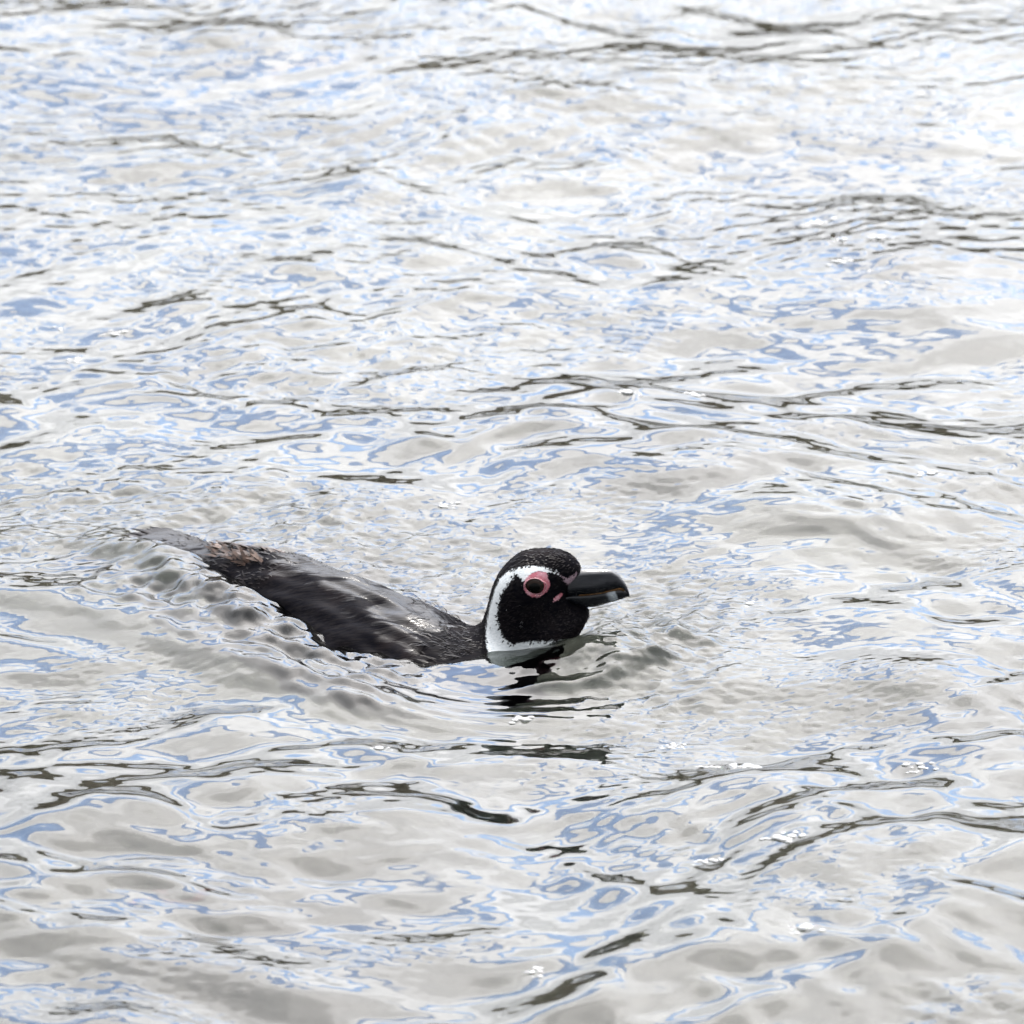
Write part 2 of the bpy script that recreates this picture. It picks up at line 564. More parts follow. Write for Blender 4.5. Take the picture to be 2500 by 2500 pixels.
for kz, z in enumerate(vz):
    gc = gb + (gt - gb) * 0.50
    bb = np.where(z > gc, gt - gc, gc - gb)
    q = np.sqrt((np.abs(gw) / ga) ** 2.0 + (np.abs(z - gc) / bb) ** 2.0)
    endd = np.maximum(0.020 - gs, gs - 0.50)
    fb = np.maximum((q - 1) * np.minimum(ga, bb * 1.4), endd)
    w_ = GY - HEAD_Y
    hh = np.sqrt(w_ ** 2 + np.maximum(RH[:, kz] - dcl[:, kz], 0)[:, None] ** 2) - RH[:, kz][:, None]
    hh = np.where(dh[:, kz][:, None] > 0, np.maximum(hh, dh[:, kz][:, None]), hh)
    F[:, :, kz] = smin(fb, hh, 0.022)
F[0] = F[-1] = 1; F[:, 0] = F[:, -1] = 1; F[:, :, 0] = F[:, :, -1] = 1


def surface_nets(f, ox, oy, oz, h):
    nx, ny, nz = f.shape
    s = f < 0
    cnt = np.zeros((nx - 1, ny - 1, nz - 1), np.int8)
    for a in (0, 1):
        for b in (0, 1):
            for c in (0, 1):
                cnt += s[a:nx - 1 + a, b:ny - 1 + b, c:nz - 1 + c]
    act = (cnt > 0) & (cnt < 8)
    I, J, K = np.nonzero(act)
    vid = np.full(act.shape, -1, np.int64)
    vid[I, J, K] = np.arange(len(I))
    acc = np.zeros((len(I), 3)); num = np.zeros(len(I))
    cor = [(a, b, c) for a in (0, 1) for b in (0, 1) for c in (0, 1)]
    for i, p in enumerate(cor):
        for q in cor[i + 1:]:
            dlt = np.array(q) - np.array(p)
            if np.abs(dlt).sum() != 1:
                continue
            f0 = f[I + p[0], J + p[1], K + p[2]]; f1 = f[I + q[0], J + q[1], K + q[2]]
            cr = (f0 < 0) != (f1 < 0)
            tt = np.where(cr, f0 / np.where(cr, f0 - f1, 1), 0)
            acc += np.where(cr[:, None], np.array(p)[None] + tt[:, None] * dlt[None], 0)
            num += cr
    v = acc / num[:, None] + np.stack([I, J, K], 1)
    v = v * h + np.array([ox, oy, oz])
    faces = []
    for ax in range(3):
        o1, o2 = [(1, 2), (2, 0), (0, 1)][ax]
        sl0 = [slice(None)] * 3; sl1 = [slice(None)] * 3
        sl0[ax] = slice(0, -1); sl1[ax] = slice(1, None)
        a0, a1 = s[tuple(sl0)], s[tuple(sl1)]
        e = np.argwhere(a0 != a1)
        ok = (e[:, o1] > 0) & (e[:, o2] > 0) & (e[:, o1] < f.shape[o1] - 1) & (e[:, o2] < f.shape[o2] - 1)
        e = e[ok]
        d1 = np.zeros(3, int); d1[o1] = 1
        d2 = np.zeros(3, int); d2[o2] = 1
        q = [e - d1 - d2, e - d2, e, e - d1]
        ids = np.stack([vid[p[:, 0], p[:, 1], p[:, 2]] for p in q], 1)
        flip = ~a0[e[:, 0], e[:, 1], e[:, 2]]
        ids[flip] = ids[flip][:, ::-1]
        faces.append(ids)
    return v, np.concatenate(faces)


BV, BF = surface_nets(F, vx[0], vy[0], vz[0], VOX)
# relax the voxel steps
e = np.concatenate([BF[:, [0, 1]], BF[:, [1, 2]], BF[:, [2, 3]], BF[:, [3, 0]]])
for it in range(4):
    acc = np.zeros_like(BV); num = np.zeros(len(BV))
    np.add.at(acc, e[:, 0], BV[e[:, 1]]); np.add.at(num, e[:, 0], 1)
    np.add.at(acc, e[:, 1], BV[e[:, 0]]); np.add.at(num, e[:, 1], 1)
    BV = BV * 0.5 + 0.5 * acc / num[:, None]

# wet clumps and ridges in the plumage of the back
def quick_normals(v, f):
    n = np.cross(v[f[:, 2]] - v[f[:, 0]], v[f[:, 3]] - v[f[:, 1]])
    o_ = np.zeros_like(v)
    for i in range(4):
        np.add.at(o_, f[:, i], n)
    return o_ / (np.linalg.norm(o_, axis=1, keepdims=True) + 1e-12)


s0, w0 = body_coords(BV[:, 0], BV[:, 1])
lump = 0.0011 * vnoise(s0 * 0.30 + 5, w0, 0.012, 91) + 0.0009 * vnoise(s0 * 0.45, w0 + BV[:, 2], 0.022, 92)
lump *= (1 - sst(BV[:, 0], -0.09, -0.05)) * sst(s0, 0.03, 0.10)
BV = BV + quick_normals(BV, BF) * lump[:, None]

# plumage pattern, measured on the side of the head and mirrored on the other side
WHITE = crop([(1000, 470), (960, 425), (880, 395), (800, 376), (720, 376), (640, 386), (570, 400), (500, 440), (446, 492), (412, 562),
              (384, 652), (356, 742), (333, 852), (322, 952), (324, 1050), (335, 1130), (352, 1240), (420, 1420), (700, 1420), (1000, 1330), (1150, 1180),
              (1140, 1060), (1060, 1045), (1010, 1045), (900, 1052), (800, 1056), (700, 1062), (600, 1078), (535, 1074), (478, 1006), (442, 928),
              (425, 830), (438, 720), (458, 650), (490, 590), (540, 530), (578, 460), (600, 450), (640, 490), (660, 520), (700, 500),
              (740, 440), (800, 425), (880, 440), (930, 436)])
PINK = crop([(700, 470), (745, 440), (800, 420), (870, 436), (888, 500), (903, 545), (885, 595), (850, 628), (800, 660), (740, 657), (690, 630),
             (662, 580), (664, 530), (680, 490)])
JAW = crop([(1072, 670), (1100, 668), (1150, 692), (1228, 738), (1216, 750), (1140, 714)])
LORE = crop([(975, 440), (1050, 490), (1110, 465), (1145, 435), (1130, 500), (1072, 552), (1040, 525), (1010, 480)])
GAPE = crop([(926, 706), (932, 668), (1000, 622), (1022, 630), (990, 674)])


def pattern_coords(v):
    lat = np.abs(v[:, 1] - HEAD_Y)
    return v[:, 0], v[:, 2] - lat * math.tan(ELEV)


pu, pv = pattern_coords(BV)
on_head = (BV[:, 2] > -0.09) & (BV[:, 0] > -0.075)
w_sdf = np.where(on_head, poly_sdf(pu, pv, WHITE), 0.02)
p_sdf = np.minimum(poly_sdf(pu, pv, PINK), poly_sdf(pu, pv, GAPE))
l_sdf = np.minimum(poly_sdf(pu, pv, LORE), poly_sdf(pu, pv, JAW))
p_sdf = np.where(on_head, p_sdf, 0.02)
l_sdf = np.where(on_head, l_sdf, 0.02)
bs_, bw_ = body_coords(BV[:, 0], BV[:, 1])
belly = np.interp(bs_, SP_S, SP_B) + 0.058 - BV[:, 2]      # positive on the belly
belly = np.where(bs_ < 0.12, -0.02, belly)
w_sdf = np.where(on_head, w_sdf, -np.minimum(belly, 0.02))

m_body, t, out = new_mat('wet_penguin_plumage')
geo = t.n('ShaderNodeTexCoord').outputs['Object']
aw = t.n('ShaderNodeAttribute', attribute_name='white_edge').outputs['Fac']
ap = t.n('ShaderNodeAttribute', attribute_name='pink_edge').outputs['Fac']
ah = t.n('ShaderNodeAttribute', attribute_name='head').outputs['Fac']
mp = t.n('ShaderNodeMapping')
t.put(mp.inputs[0], geo)
mp.inputs['Rotation'].default_value = (0, 0, math.atan2(0.7314, 0.6820))
mp.inputs['Scale'].default_value = (0.16, 1.0, 1.0)
streak = t.noise(mp.outputs[0], 330.0, 4.0, 0.6, 0.4)
streak_big = t.noise(mp.outputs[0], 75.0, 4.0, 0.6, 0.8)
mh = t.n('ShaderNodeMapping')
t.put(mh.inputs[0], geo)
mh.inputs['Rotation'].default_value = (0, R(-35), 0)
mh.inputs['Scale'].default_value = (0.35, 1.0, 1.0)
hair = t.noise(mh.outputs[0], 620.0, 3.0, 0.6, 0.2)
wob = t.math('MULTIPLY', t.math('SUBTRACT', hair, 0.5), 0.0075)
wfac = t.smooth(t.math('ADD', aw, wob), 0.0007, -0.0007)
pfac = t.smooth(t.math('ADD', ap, t.math('MULTIPLY', wob, 0.35)), 0.0006, -0.0006)
n_low = t.noise(geo, 26.0, 3.0, 0.5)
blk = t.mixc(t.smooth(streak, 0.35, 0.7), (0.004, 0.004, 0.006, 1), (0.010, 0.009, 0.010, 1))
blk = t.mixc(t.math('MULTIPLY', t.smooth(n_low, 0.5, 0.72), 0.5), blk, (0.016, 0.012, 0.012, 1))
wht = t.mixc(t.smooth(hair, 0.3, 0.7), (0.66, 0.70, 0.72, 1), (0.84, 0.86, 0.87, 1))
pnk = t.mixc(t.smooth(t.noise(geo, 160.0, 3.0), 0.35, 0.65), (0.50, 0.17, 0.21, 1), (0.60, 0.33, 0.38, 1))
cc = t.mixc(wfac, blk, wht)
al = t.n('ShaderNodeAttribute', attribute_name='lore_edge').outputs['Fac']
lfac = t.smooth(t.math('ADD', al, t.math('MULTIPLY', wob, 0.8)), 0.001, -0.001)
cc = t.mixc(t.math('MULTIPLY', lfac, 0.85), cc, (0.50, 0.36, 0.42, 1))
cc = t.mixc(pfac, cc, pnk)
bs = t.n('ShaderNodeBsdfPrincipled')
t.put(bs.inputs['Base Color'], cc)
rgh = t.math('ADD', t.smooth(streak_big, 0.35, 0.7, 0.13, 0.26), t.math('MULTIPLY', wfac, 0.3))
rgh = t.math('ADD', rgh, t.math('MULTIPLY', ah, 0.10))
rgh0 = rgh
awt = t.n('ShaderNodeAttribute', attribute_name='wet').outputs['Fac']
wet = t.smooth(t.math('ADD', awt, t.math('MULTIPLY', t.math('SUBTRACT', t.math('ADD', t.math('MULTIPLY', streak_big, 0.6), t.math('MULTIPLY', n_low, 0.4)), 0.5), 2.6)), -0.08, 0.12)
t.put(bs.inputs['Specular IOR Level'], t.math('MULTIPLY_ADD', wet, t.math('MULTIPLY_ADD', ah, 0.25, 0.05), 0.004))
t.put(bs.inputs['Roughness'], t.math('ADD', rgh0, t.math('MULTIPLY', t.math('SUBTRACT', 1.0, wet), 0.25)))
bs.inputs['Sheen Weight'].default_value = 0.02
bs.inputs['Sheen Roughness'].default_value = 0.35
bs.inputs['Sheen Tint'].default_value = (0.62, 0.52, 0.56, 1)
hb = t.math('ADD', t.math('MULTIPLY', streak, t.math('SUBTRACT', 1.0, ah)), t.math('MULTIPLY', hair, ah))
hb = t.math('ADD', hb, t.math('MULTIPLY', streak_big, t.math('SUBTRACT', 4.0, t.math('MULTIPLY', ah, 3.4))))
bp = t.n('ShaderNodeBump')
bp.inputs['Strength'].default_value = 0.45
bp.inputs['Distance'].default_value = 0.0007
t.put(bp.inputs['Height'], hb)
t.put(bs.inputs['Normal'], bp.outputs[0])
t.put(out.inputs[0], bs.outputs[0])

root_loc = np.array([float(NECK[0]) - 0.12, float(NECK[1]) + 0.10, 0.0])
penguin = bpy.data.objects.new('penguin', None)
penguin.location = root_loc
col.objects.link(penguin)
tag(penguin, 'black and white penguin with pink eye skin swimming low in rippled water', 'penguin')


def pen_part(name, v, f, mat, parent=None, smooth=True):
    par = parent or penguin
    o = mesh_obj(name, np.asarray(v, float) - root_loc, f, mat, par, smooth)
    return o


body = pen_part('body', BV, BF, m_body)
attr(body, 'white_edge', w_sdf)
attr(body, 'pink_edge', p_sdf)
attr(body, 'lore_edge', l_sdf)
half_w = np.interp(bs_, SP_S, SP_A)
wet_f = 0.34 - np.abs(bw_ - 0.018) / half_w
wet_f = np.maximum(wet_f, 0.5 - bs_ / 0.22)
hd = sst(BV[:, 0], -0.085, -0.04)
wet_f = wet_f * (1 - hd) + hd * (-0.4 + 0.9 * sst(BV[:, 2], 0.080, 0.104))
attr(body, 'wet', np.clip(wet_f, -1, 1))
attr(body, 'head', sst(BV[:, 0], -0.07, -0.035) * sst(BV[:, 2], -0.06, 0.0))


# --- bill: two mandibles lofted along their measured outlines
def simple_mat(name, colr, rough, spec=0.5, coat=0.0, noise_amt=0.0, nscale=120.0, bump=0.0):
    m, t, out = new_mat(name)
    bs = t.n('ShaderNodeBsdfPrincipled')
    tc = t.n('ShaderNodeTexCoord').outputs['Object']
    nz = t.noise(tc, nscale, 4.0, 0.6)
    c2 = tuple(min(1, x * (1 + noise_amt)) for x in colr[:3]) + (1,)
    c1 = tuple(x * (1 - noise_amt) for x in colr[:3]) + (1,)
    t.put(bs.inputs['Base Color'], t.mixc(t.smooth(nz, 0.35, 0.65), c1, c2))
    bs.inputs['Roughness'].default_value = rough
    bs.inputs['Specular IOR Level'].default_value = spec
    bs.inputs['Coat Weight'].default_value = coat
    if bump:
        b = t.n('ShaderNodeBump')
        b.inputs['Strength'].default_value = 0.5
        b.inputs['Distance'].default_value = bump
        t.put(b.inputs['Height'], nz)
        t.put(bs.inputs['Normal'], b.outputs[0])
    t.put(out.inputs[0], bs.outputs[0])
    return m


CULMEN = crop([(1120, 415), (1180, 404), (1240, 404), (1300, 407), (1360, 407), (1420, 409), (1465, 418), (1510, 445), (1550, 488), (1580, 530), (1605, 575), (1621, 615), (1624, 650)])
TOMIUM_U = crop([(930, 675), (1000, 620), (1080, 598), (1180, 592), (1300, 586), (1400, 578), (1480, 563), (1540, 556), (1562, 564), (1578, 582), (1594, 612), (1610, 650)])
TOMIUM_L = crop([(935, 690), (1000, 634), (1080, 612), (1180, 606), (1300, 600), (1400, 594), (1480, 584), (1540, 582), (1570, 596), (1590, 616), (1606, 640)])
GONYS = crop([(960, 690), (1080, 690), (1160, 728), (1240, 746), (1320, 740), (1400, 716), (1480, 698), (1560, 674), (1590, 660), (1606, 648)])


def loft_bill(top, bot, x0, x1, half_w, up, n=44, m=14):
    """section: half superellipse from the flat cutting edge to the ridge"""
    xs = x0 + (x1 - x0) * (1 - (1 - np.linspace(0, 1, n)) ** 1.6)
    v = []
    for x in xs:
        zt = np.interp(x, top[:, 0], top[:, 1]); zb = np.interp(x, bot[:, 0], bot[:, 1])
        edge, ridge = (zb, zt) if up else (zt, zb)
        hw = half_w(x)
        ring = []
        for j in range(m + 1):
            th = math.pi * j / m
            c, s = math.cos(th), math.sin(th)
            fx = (x - x0) / (x1 - x0)
            gr = 0.0
            if up:                                  # nostril groove and horny plates on the upper half
                gr = 0.0013 * math.exp(-((abs(s) - 0.62) / 0.12) ** 2) * math.exp(-((fx - 0.38) / 0.20) ** 2)
                gr += 0.0005 * math.exp(-((fx - 0.62 - 0.12 * abs(s)) / 0.03) ** 2)
            else:
                gr = 0.0007 * math.exp(-((abs(s) - 0.45) / 0.15) ** 2) * math.exp(-((fx - 0.40) / 0.22) ** 2)
            ring.append((x, HEAD_Y - (hw - gr) * math.copysign(abs(c) ** 0.85, c), edge + (ridge - edge) * abs(s) ** 0.8))
        for j in range(1, m):                       # flat inner side
            c = -1 + 2 * j / m
            ring.append((x, HEAD_Y - hw * c, edge))
        v += ring
    k = 2 * m
    f = []
    for i in range(n - 1):
        for j in range(k):
            a = i * k + j; b = i * k + (j + 1) % k
            f.append((a, b, b + k, a + k) if up else (a, a + k, b + k, b))
    f.append(tuple(range(k))[::-1] if up else tuple(range(k)))
    f.append(tuple(range((n - 1) * k, n * k)) if up else tuple(range((n - 1) * k, n * k))[::-1])
    return v, f


XB0 = float(CULMEN[0, 0]); XT = float(CULMEN[-1, 0])


def hw_u(x):
    q = np.clip((x - XB0) / (XT - XB0), -0.4, 1)
    return 0.0022 + 0.0120 * (1 - max(0.0, q) ** 1.8) + 0.003 * max(0.0, -q)


def hw_l(x):
    return hw_u(x) * 0.90


# bill horn: dark blue-black, streaked, with a pale band across the lower mandible
m_bill, t, out = new_mat('dark_wet_bill_horn')
tc = t.n('ShaderNodeTexCoord').outputs['Object']
mpb = t.n('ShaderNodeMapping')
t.put(mpb.inputs[0], tc)
mpb.inputs['Scale'].default_value = (0.35, 1, 1)
nz = t.noise(mpb.outputs[0], 260.0, 4.0, 0.6, 0.5)
bcol = t.mixc(t.smooth(nz, 0.35, 0.7), (0.005, 0.006, 0.009, 1), (0.016, 0.017, 0.022, 1))
bs = t.n('ShaderNodeBsdfPrincipled')
t.put(bs.inputs['Base Color'], bcol)
bs.inputs['Roughness'].default_value = 0.17
bs.inputs['Specular IOR Level'].default_value = 0.38
bs.inputs['Coat Weight'].default_value = 0.0
bs.inputs['Coat Roughness'].default_value = 0.12
bp = t.n('ShaderNodeBump')
bp.inputs['Strength'].default_value = 0.5
bp.inputs['Distance'].default_value = 0.0008
t.put(bp.inputs['Height'], nz)
t.put(bs.inputs['Normal'], bp.outputs[0])
t.put(out.inputs[0], bs.outputs[0])

m_lbill, t, out = new_mat('dark_bill_horn_with_pale_band')
tc = t.n('ShaderNodeTexCoord').outputs['Object']
spb = t.n('ShaderNodeSeparateXYZ')
t.put(spb.inputs[0], tc)
nz = t.noise(tc, 260.0, 4.0, 0.6, 0.5)
band_x = float(crop([(1430, 650)])[0, 0]) - root_loc[0]
bx = t.math('ADD', t.math('SUBTRACT', spb.outputs[0], band_x), t.math('MULTIPLY', t.math('SUBTRACT', nz, 0.5), 0.003))
bx = t.math('ADD', bx, t.math('MULTIPLY', t.math('ADD', spb.outputs[2], -0.052), 0.35))
bf = t.math('MULTIPLY', t.smooth(bx, -0.0065, -0.001), t.smooth(bx, 0.0042, 0.0028))
bcol = t.mixc(t.smooth(nz, 0.35, 0.7), (0.006, 0.007, 0.010, 1), (0.020, 0.022, 0.028, 1))
bcol = t.mixc(t.math('MULTIPLY', bf, 0.9), bcol, (0.50, 0.55, 0.60, 1))
bs = t.n('ShaderNodeBsdfPrincipled')
t.put(bs.inputs['Base Color'], bcol)
bs.inputs['Roughness'].default_value = 0.3
bs.inputs['Coat Weight'].default_value = 0.1
bs.inputs['Coat Roughness'].default_value = 0.12
bp = t.n('ShaderNodeBump')
bp.inputs['Strength'].default_value = 0.4
bp.inputs['Distance'].default_value = 0.0008
t.put(bp.inputs['Height'], nz)
t.put(bs.inputs['Normal'], bp.outputs[0])
t.put(out.inputs[0], bs.outputs[0])

v, f = loft_bill(CULMEN, TOMIUM_U, XB0 - 0.006, XT, hw_u, True)
upper = pen_part('upper_mandible', v, f, m_bill)
tag(upper, 'hooked dark upper half of the bill')
v, f = loft_bill(TOMIUM_L, GONYS, XB0 - 0.010, float(TOMIUM_L[-1, 0]), hw_l, False)
lower = pen_part('lower_mandible', v, f, m_lbill)
tag(lower, 'dark lower half of the bill with a pale grey band')
# edge between the two halves; the amber sun glint is painted into its colour
m_amber_glint = simple_mat('cutting_edge_painted_glint', (0.22, 0.11, 0.04, 1), 0.25, 0.5, 0.3, 0.4, 300)
ev, ef = [], []
xs = np.linspace(XB0 + 0.004, float(TOMIUM_U[9, 0]), 40)
for x in xs:
    za = np.interp(x, TOMIUM_U[:, 0], TOMIUM_U[:, 1]); zb = np.interp(x, TOMIUM_L[:, 0], TOMIUM_L[:, 1])
    hw = hw_u(x) * 0.99
    for sy in (-1, 1):
        ev += [(x, HEAD_Y + sy * (hw - 0.0008), za + 0.0006), (x, HEAD_Y + sy * (hw + 0.0002), (za + zb) / 2), (x, HEAD_Y + sy * (hw - 0.0012), zb - 0.0004)]
for i in range(len(xs) - 1):
    for o_ in (0, 3):
        for j in (0, 1):
            a = i * 6 + o_ + j
            ef.append((a, a + 6, a + 7, a + 1))
    ef.append((i * 6 + 1, i * 6 + 7, i * 6 + 10, i * 6 + 4))
pen_part('cutting_edge', ev, ef, m_amber_glint)


# --- eyes
def surf_y(x, z):
    """near side of the head at (x, z)"""
    dd = (BV[:, 0] - x) ** 2 + (BV[:, 2] - z) ** 2
    near = BV[:, 1] < HEAD_Y
    dd = np.where(near, dd, 9)
    return float(BV[np.argmin(dd), 1])


def near_point(cx, cy):
    """point on the near side of the head under a measured point"""
    best = None
    for yy in np.linspace(HEAD_Y - 0.06, HEAD_Y, 200):
        p = pixel_to_plane(CX + cx / CK, CY + cy / CK, yy)
        if surf_y(p[0], p[2]) <= yy:
            best = p; break
    return best


def uv_ball(rx, ry, rz, nu=28, nv=18):
    v, f = [], []
    for i in range(nv + 1):
        th = math.pi * i / nv
        for j in range(nu):
            ph = 2 * math.pi * j / nu
            v.append((rx * math.sin(th) * math.cos(ph), ry * math.sin(th) * math.sin(ph), rz * math.cos(th)))
    for i in range(nv):
        for j in range(nu):
            a = i * nu + j; b = i * nu + (j + 1) % nu
            f.append((a, a + nu, b + nu, b))
    return np.array(v), f


m_eye, t, out = new_mat('dark_brown_eye')
bs = t.n('ShaderNodeBsdfPrincipled')
eo = t.n('ShaderNodeTexCoord').outputs['Object']
bs.inputs['Base Color'].default_value = (0.018, 0.010, 0.007, 1)
bs.inputs['Roughness'].default_value = 0.05
bs.inputs['Specular IOR Level'].default_value = 0.16
t.put(out.inputs[0], bs.outputs[0])
m_pup = simple_mat('eye_pupil', (0.003, 0.003, 0.003, 1), 0.06, 0.12)
m_lid = simple_mat('pink_eyelid_skin', (0.48, 0.22, 0.25, 1), 0.4, 0.4, 0.1, 0.2, 300, 0.0005)
EC = near_point(762, 567)
for sgn in (-1, 1):
    ec = np.array([EC[0], HEAD_Y + sgn * (HEAD_Y - EC[1]) * 1.0, EC[2]])
    bv, bf_ = uv_ball(0.0084, 0.0062, 0.0075)
    off = np.array([0, -sgn * 0.0026, 0])
    eye = pen_part('eye', bv + ec + off, bf_, m_eye)
    pv_, pf_ = [], []
    for i in range(9):
        th = 0.62 * i / 8
        for j in range(24):
            ph = 2 * math.pi * j / 24
            k_ = 1.012 if i < 8 else 0.995
            pv_.append((0.0084 * k_ * math.sin(th) * math.cos(ph), sgn * 0.0062 * k_ * math.cos(th), 0.0075 * k_ * math.sin(th) * math.sin(ph)))
    for i in range(8):
        for j in range(24):
            a_ = i * 24 + j; b_ = i * 24 + (j + 1) % 24
            pf_.append((a_, b_, b_ + 24, a_ + 24))
    pen_part('pupil', np.array(pv_) + ec + off, pf_, m_pup, eye)
    # eyelid ring
    rv, rf_ = [], []
    for i in range(36):
        th = 2 * math.pi * i / 36
        cr = 0.0086 + (0.0016 if math.cos(th) > 0.85 else 0)
        cxx, czz = cr * math.cos(th), 0.0077 * math.sin(th)
        for j in range(8):
            ph = 2 * math.pi * j / 8
            k2 = 1 + 0.0005 * math.cos(ph) / 0.008
            rv.append((ec[0] + cxx * k2, ec[1] + sgn * (0.0001 + 0.0006 * math.sin(ph)), ec[2] + czz * k2))
    for i in range(36):
        for j in range(8):
            a = i * 8 + j; b = i * 8 + (j + 1) % 8
            c2 = ((i + 1) % 36) * 8 + j; d2 = ((i + 1) % 36) * 8 + (j + 1) % 8
            rf_.append((a, b, d2, c2))
    pen_part('eyelid', rv, rf_, m_lid, eye)

# --- flippers, held back along the flanks just under the surface
m_flip = simple_mat('dark_flipper_skin', (0.020, 0.021, 0.024, 1), 0.4, 0.5, 0.0, 0.4, 200, 0.0008)
m_foot = simple_mat('black_webbed_foot', (0.022, 0.022, 0.022, 1), 0.5, 0.5, 0.0, 0.4, 150, 0.001)


def world_sw(s, w, z):
    p = TAIL + AXIS * s + SIDE * w
    return (p[0], p[1], z)


def blade(path, n_sec=10, droop=0.0):
    """path: (s, w, z, half width, half thickness) along the blade; flat ellipse sections"""
    path = np.array(path)
    tt = np.linspace(0, len(path) - 1, 30)
    pts = np.stack([np.interp(tt, range(len(path)), path[:, i]) for i in range(5)], 1)
    v, f = [], []
    for i, (s, w, z, hw, th) in enumerate(pts):
        i0, i1 = max(0, i - 1), min(len(pts) - 1, i + 1)
        tx, ty = pts[i1, 0] - pts[i0, 0], pts[i1, 1] - pts[i0, 1]
        L = math.hypot(tx, ty)
        nx_, ny_ = -ty / L, tx / L
        for j in range(n_sec):
            ph = 2 * math.pi * j / n_sec
            a = hw * math.cos(ph); b = th * math.sin(ph)
            v.append(world_sw(s + nx_ * a, w + ny_ * a, z + b - droop * a))
    for i in range(len(pts) - 1):
        for j in range(n_sec):
            a = i * n_sec + j; b = i * n_sec + (j + 1) % n_sec
            f.append((a, b, b + n_sec, a + n_sec))
    f.append(tuple(range(n_sec))[::-1])
    f.append(tuple(range((len(pts) - 1) * n_sec, len(pts) * n_sec)))
    return v, f


for sg in (-1, 1):
    v, f = blade([(0.385, sg * 0.075, -0.030, 0.016, 0.010), (0.34, sg * 0.105, -0.024, 0.026, 0.008), (0.27, sg * 0.122, -0.020, 0.028, 0.006),
                  (0.19, sg * 0.116, -0.016, 0.022, 0.004), (0.12, sg * 0.100, -0.014, 0.014, 0.003), (0.09, sg * 0.092, -0.014, 0.004, 0.002)], droop=0.2 * sg)
    pen_part('flipper', v, f, m_flip)
    v, f = blade([(0.13, sg * 0.04, -0.030, 0.012, 0.010), (0.09, sg * 0.060, -0.022, 0.013, 0.008), (0.055, sg * 0.068, -0.016, 0.018, 0.005),
                  (0.02, sg * 0.072, -0.012, 0.024, 0.004), (-0.005, sg * 0.074, -0.011, 0.020, 0.003), (-0.015, sg * 0.075, -0.012, 0.008, 0.002)])
    pen_part('foot', v, f, m_foot)


# --- loose feather tips over back, neck and head
def vert_normals(v, f):
    n = np.cross(v[f[:, 2]] - v[f[:, 0]], v[f[:, 3]] - v[f[:, 1]])
    out_ = np.zeros_like(v)
    for i in range(4):
        np.add.at(out_, f[:, i], n)
    return out_ / (np.linalg.norm(out_, axis=1, keepdims=True) + 1e-12)


BN = vert_normals(BV, BF)
wat_b = height(BV[:, 0], BV[:, 1])


def project(p):
    q = p - CAM
    k = q @ FWD
    return 1250 + q[:, 0] / k * DIST / FRAME * 2500, 1250 - (q @ UP) / k * DIST / FRAME * 2500


BPX, BPY = project(BV)
FACING = (BN * (CAM - BV)).sum(1) > 0


def strand(p, n, dirv, L, wd, lift, bend):
    """one flat tapered feather tip lying on the skin"""
    t_ = dirv - n * (dirv @ n)
    t_ /= np.linalg.norm(t_) + 1e-9
    b = np.cross(n, t_)
    c0 = p - n * 0.0006
    c1 = p + t_ * L * 0.5 + n * (lift * L * 0.5) + b * bend * L * 0.3
    c2 = p + t_ * L + n * (lift * L * 0.7) + b * bend * L
    return [c0 - b * wd * 0.6, c0 + b * wd * 0.6, c1 + b * wd + n * 0.0002, c1 - b * wd, c2]


def strands(name, ids, dirf, L, wd, lift, mat, jit=0.25, stuff=True, parent=None):
    g = np.random.default_rng(len(ids))
    v, f = [], []
    for i in ids:
        d_ = dirf(BV[i]) + g.normal(0, jit, 3)
        k = len(v)
        v += strand(BV[i], BN[i], d_, L * g.uniform(0.6, 1.4), wd * g.uniform(0.7, 1.3), lift * g.uniform(0.3, 1.7), g.normal(0, 0.15))
        f += [(k, k + 1, k + 2, k + 3), (k + 3, k + 2, k + 4)]
    o = pen_part(name, v, f, mat, parent)
    if stuff:
        tag(o, kind='stuff')
    return o


m_fea = simple_mat('wet_black_feather_tips', (0.009, 0.007, 0.008, 1), 0.40, 0.05, 0.0, 0.5, 200)
m_brown = simple_mat('brown_moulting_feathers', (0.035, 0.019, 0.013, 1), 0.5, 0.12, 0.0, 0.5, 120)
m_pale = simple_mat('grey_brown_feather_edges', (0.09, 0.060, 0.048, 1), 0.5, 0.15, 0.0, 0.4, 200)
g = np.random.default_rng(5)
AX3 = np.array([AXIS[0], AXIS[1], 0.0])
on_back = (bs_ > 0.05) & (bs_ < 0.42) & (BV[:, 2] > wat_b + 0.002) & (BV[:, 0] < -0.055)
ids = g.choice(np.nonzero(on_back & (bs_ < 0.22))[0], 380, replace=False)
strands('feather_tips', ids, lambda p: -AX3 + np.array([0, 0, -0.15]), 0.010, 0.0009, 0.06, m_fea)
neck_b = (BV[:, 0] < -0.022) & (BV[:, 0] > -0.085) & (BV[:, 2] > wat_b) & (BV[:, 2] < 0.05) & (w_sdf > 0.003) & (bs_ > 0.30)
ids = g.choice(np.nonzero(neck_b)[0], 150, replace=False)
strands('neck_feathers', ids, lambda p: np.array([-0.8, 0.15, -0.25]), 0.013, 0.0007, 0.30, m_fea, 0.3)
crown = (BV[:, 0] > -0.06) & (BV[:, 2] > 0.0) & (w_sdf > 0.002) & (p_sdf > 0.006) & (l_sdf > 0.004)
ids = g.choice(np.nonzero(crown)[0], 1700, replace=False)
strands('head_feathers', ids, lambda p: np.array([-0.8, 0.0, -0.45]), 0.0042, 0.0005, 0.10, m_fea, 0.2)
